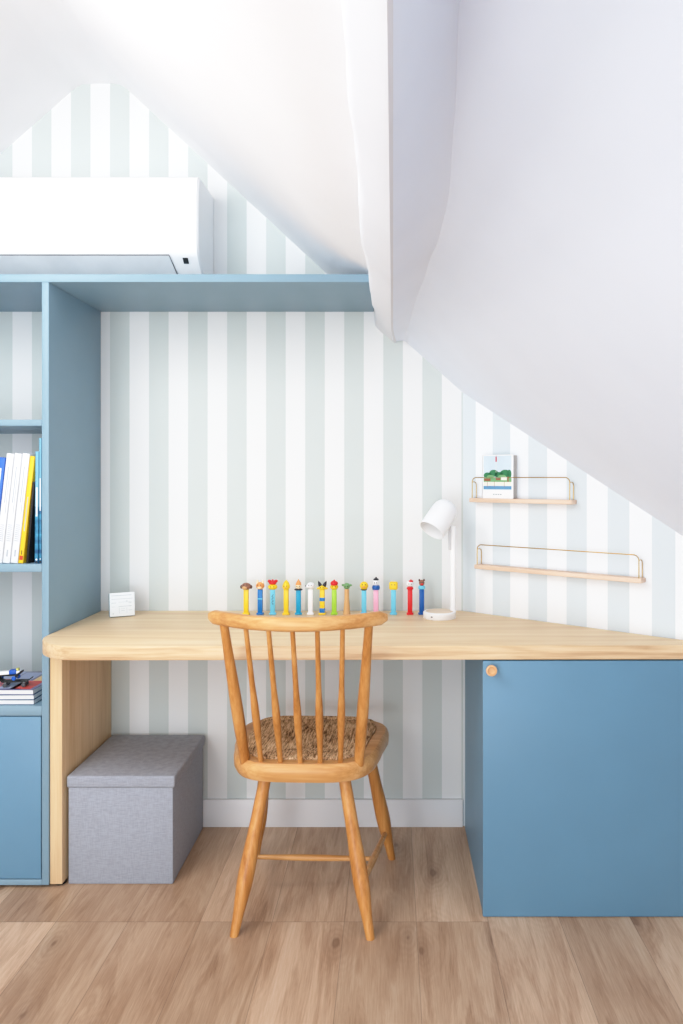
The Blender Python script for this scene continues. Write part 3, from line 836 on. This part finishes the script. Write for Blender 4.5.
# ------------------------------------------------------------------ books on the bookcase
SHZ = 0.9644
def book(px_bottom, w_px, h, lean_deg, mats, label, d=0.20, printer=None, front=0.012):
    """upright book standing spine out; px_bottom is the image column of its lower right corner"""
    sb_ = F / (YF + front - CAMY); x1 = (px_bottom - CX) / sb_; w = (w_px - 0.25) / sb_
    o = thing('book', label, 'book', (x1, YF + front, SHZ), 0, 'books on the bookcase shelf')
    o.rotation_euler = (0, math.radians(lean_deg), 0)
    bm = bmesh.new()
    box(bm, -w, 0, 0, 0.0025, 0, h, 0.0009)
    box(bm, -w, -w + 0.0018, 0, d, 0, h, 0.0004); box(bm, -0.0018, 0, 0, d, 0, h, 0.0004)
    if printer: printer(bm, w, h)
    cv = link('cover', bm, [mats] + PRINT, o)
    bm = bmesh.new(); box(bm, -w + 0.0018, -0.0018, 0.0025, d - 0.004, 0.002, h - 0.003); link('pages', bm, PAPER, o)
    if printer:
        pass
    return o
PRINT = [plain((176, 184, 194), 0.6), plain((226, 236, 246), 0.6), plain((28, 26, 26), 0.6), plain((206, 64, 36), 0.6)]
def pr_white(bm, w, h):
    box(bm, -w * .62, -w * .50, -0.0004, 0.0002, h * .55, h * .88, mi=1)
    box(bm, -w * .35, -w * .28, -0.0004, 0.0002, h * .45, h * .80, mi=1)
    for i in range(9): box(bm, -w * .78, -w * (.2 + .03 * (i % 3)), -0.0004, 0.0002, h * (.20 + .018 * i), h * (.206 + .018 * i), mi=1)
    box(bm, -w * .6, -w * .4, -0.0004, 0.0002, h * .06, h * .12, mi=1)
def pr_yellow(bm, w, h):
    box(bm, -w * .6, -w * .4, -0.0004, 0.0002, h * .30, h * .62, mi=1)
    box(bm, -w * .85, -w * .15, -0.0004, 0.0002, h * .03, h * .07, mi=4)
    box(bm, -w * .6, -w * .45, -0.0004, 0.0002, h * .08, h * .12, mi=3)
def pr_blue(bm, w, h):
    box(bm, -w * .6, -w * .4, -0.0004, 0.0002, h * .55, h * .9, mi=2)
def pr_teal(bm, w, h):
    box(bm, -w * .75, -w * .25, -0.0004, 0.0002, h * .42, h * .68, mi=2)
    ball(bm, (-w * .5, 0, h * .035), (w * .3, .0006, w * .3), mi=2, seg=10, rings=6)
    box(bm, -w * .9, -w * .1, -0.0004, 0.0002, h * .005, h * .02, mi=3)
TEAL = make_plaid()
WCOV = plain((232, 236, 240), 0.45, name='white_book_cover')
LEAN = 6.4
book(41.4, 2.6, 0.375, 0.0, TEAL, 'thin tall blue comic book against the bookcase side panel, tallest of the row', printer=pr_teal)
book(38.0, 3.6, 0.335, 0.4, TEAL, 'thin teal comic book with pale spine, second from the bookcase side panel', printer=pr_teal, front=0.010)
book(28.0, 2.2, 0.245, 4.6, plain((34, 30, 30), 0.5), 'short black book between the yellow book and the teal comics')
book(22.9, 5.0, 0.322, LEAN, plain((250, 204, 36), 0.45), 'yellow leaning book on the bookcase shelf', printer=pr_yellow)
for i, lb_ in enumerate(('white leaning book directly left of the yellow book', 'white leaning book in the middle of the three white ones', 'white leaning book beside the blue book, leftmost white one')):
    book(17.6 - 7.9 * i, 7.5, 0.330, LEAN, WCOV, lb_, printer=pr_white)
book(-6.3, 7.2, 0.318, LEAN, plain((46, 108, 206), 0.45), 'blue leaning book at the left edge of the photo', printer=pr_blue)

# ------------------------------------------------------------------ magazines and toys on the lower counter
CZ = 0.5414
rx = (32.8 - CX) / 335
zc = CZ
MC = [plain((70, 120, 160), 0.4), plain((44, 84, 120), 0.4)]
def magazine(label, dx, rot, cover_m, h=0.0148):
    global zc
    o = thing('magazine', label, 'magazine', (rx + dx, YF + 0.012, zc), rot, 'magazines stacked on the bookcase counter')
    bm = bmesh.new(); box(bm, -0.30, -0.0006, 0.0008, 0.215, 0.0016, h - 0.0016); link('pages', bm, plain((226, 228, 230), 0.7, name='page_edges'), o)
    bm = bmesh.new(); box(bm, -0.30, 0, 0, 0.216, 0, 0.0016, .0005); box(bm, -0.30, 0, 0, 0.216, h - 0.0016, h, .0005); c = link('cover', bm, cover_m, o)
    zc += h + 0.0002
    return o, c, h
magazine('dark-covered magazine at the bottom of the stack on the bookcase counter', 0.0, 0.0, MC[1])
magazine('dark-covered magazine in the middle of the stack on the bookcase counter', 0.0, 0.015, MC[1])
mo, mc, mh = magazine('magazine with pink, red and blue cover on top of the stack', -0.002, -0.01, plain((120, 120, 150), 0.4))
bm = bmesh.new()
for x0, x1, y0, y1, mi in ((-.29, -.20, .02, .16, 0), (-.20, -.115, .015, .12, 0), (-.115, -.06, .01, .20, 1), (-.075, -.012, .008, .10, 2), (-.05, -.008, .10, .20, 3), (-.20, -.12, .12, .21, 1), (-.12, -.04, .002, .010, 4)):
    box(bm, x0, x1, y0, y1, mh, mh + 0.0004, mi=mi)
link('cover_picture', bm, [plain((232, 128, 142), .5), plain((170, 182, 214), .5), plain((220, 84, 78), .5), plain((240, 206, 150), .5), plain((60, 60, 120), .5)], mc, smooth=False)
# two small skateboard-like toys lying across each other
def toy(label, loc, rotz, tilt, deckm, wheelm, L=0.098):
    o = thing('toy_skateboard', label, 'toy', loc, rotz, 'toy skateboards on the magazines')
    o.rotation_euler = (0, tilt, rotz)
    bm = bmesh.new(); b = bmesh.new(); rows = []
    for k in range(15):
        s_ = -1 + 2 * k / 14
        z = 0.014 + (0.010 * max(0, abs(s_) - 0.72) / 0.28)
        hw = 0.013 * (1 - max(0, abs(s_) - 0.8) / 0.2 * 0.45)
        rows.append([b.verts.new((s_ * L / 2, -hw, z)), b.verts.new((s_ * L / 2, hw, z)), b.verts.new((s_ * L / 2, hw, z + .004)), b.verts.new((s_ * L / 2, -hw, z + .004))])
    for k in range(14):
        for m in range(4): b.faces.new((rows[k][m], rows[k][(m + 1) % 4], rows[k + 1][(m + 1) % 4], rows[k + 1][m]))
    b.faces.new(rows[0]); b.faces.new(rows[-1]); bmesh.ops.recalc_face_normals(b, faces=b.faces[:]); add_bm(bm, b)
    link('deck', bm, deckm, o)
    for sx in (-1, 1):
        bm = bmesh.new(); box(bm, sx * .027 - .003, sx * .027 + .003, -.012, .012, .006, .0145, .001); ax_ = link('axle', bm, plain((150, 152, 156), .3, .8), o)
        for sy in (-1, 1):
            M = Matrix.Translation((sx * .027, sy * .0125, .0065)) @ Matrix.Rotation(PI / 2, 4, 'X')
            bm = bmesh.new(); lathe(bm, [(0, -.003), (.005, -.003), (.0065, -.0015), (.0065, .0015), (.005, .003), (0, .003)], 16, M); link('wheel', bm, wheelm, ax_)
    return o
tx = (14 - CX) / 328
toy('black toy skateboard with black wheels resting on the top magazine', (tx + 0.008, YF + 0.05, zc + .0006), 0.10, 0.0, BLACK, plain((70, 72, 76), .4))
t2 = toy('black toy skateboard with blue wheels lying across the lower one', (tx - 0.018, YF + 0.053, zc + 0.0188), -0.08, math.radians(-3.5), BLACK, plain((26, 92, 190), .4))
brick = thing('toy_block', 'small white and blue toy piece on top of the toy skateboards', 'toy', (tx - 0.012, YF + 0.050, zc + 0.0378), 0.1)
brick.rotation_euler = (0, math.radians(-3.5), 0.1)
bm = bmesh.new(); box(bm, -0.034, 0.012, -0.010, 0.010, 0, 0.010, 0.002); box(bm, .020, .034, -0.009, 0.009, 0.0, 0.008, 0.002); link('white_piece', bm, WHITE_PLASTIC, brick)
bm = bmesh.new(); box(bm, 0.003, 0.024, -0.0112, 0.0112, 0.0, 0.0125, 0.002); link('blue_piece', bm, plain((24, 90, 190), .4), brick)
bm = bmesh.new(); box(bm, 0.022, 0.030, -0.006, 0.006, 0.008, 0.016, 0.002); link('yellow_piece', bm, plain((216, 214, 120), .4), brick)

# ------------------------------------------------------------------ light
def area(name, loc, target, size, power, col=(1, 1, 1), sy=None):
    l = bpy.data.lights.new(name, 'AREA'); o = bpy.data.objects.new(name, l); C.objects.link(o)
    l.energy = power; l.color = col; l.size = size
    if sy: l.shape = 'RECTANGLE'; l.size_y = sy
    o.location = loc
    o.rotation_euler = (Vector(target) - Vector(loc)).to_track_quat('-Z', 'Y').to_euler()
    return o
area('roof_window_light', (-1.36, -1.40, 2.22), (0.25, -0.2, 0.9), 0.55, 12, (1.0, 0.99, 0.98), 0.7)
area('window_light', (-1.35, -3.0, 1.70), (0.2, -0.2, 0.85), 0.7, 14, (1.0, 0.99, 0.975))
area('rear_fill', (-0.7, -4.5, 1.0), (0.1, 0, 1.3), 2.6, 16, (0.92, 0.965, 1.0), 1.5)  # added soft fill from behind the camera, no lamp stands there
area('bounce_fill', (-0.9, -3.5, 0.35), (0.6, -1.0, 1.9), 1.7, 36, (0.84, 0.925, 1.0), 1.3)  # added uplight in place of floor bounce, brightens the ceilings
w = bpy.data.worlds.new('world'); bpy.context.scene.world = w; w.use_nodes = True
bg = w.node_tree.nodes['Background']; bg.inputs[0].default_value = (0.92, 0.96, 1.0, 1); bg.inputs[1].default_value = 0.74
sc = bpy.context.scene
sc.view_settings.view_transform = 'Standard'; sc.view_settings.look = 'None'
cmv = sc.view_settings
cmv.use_curve_mapping = True
cm = cmv.curve_mapping
cm.white_level = (2.0, 2.0, 2.0)
cc = cm.curves[3]
for x, y in ((0.1, 0.20), (0.2, 0.40), (0.3, 0.595), (0.4, 0.745), (0.5, 0.845), (0.7, 0.945)): cc.points.new(x, y)
cc.points[-1].location = (1.0, 1.0)
cm.update()
sc.view_settings.exposure = 0.19; sc.view_settings.gamma = 1.0
sc.cycles.max_bounces = 10; sc.cycles.diffuse_bounces = 6
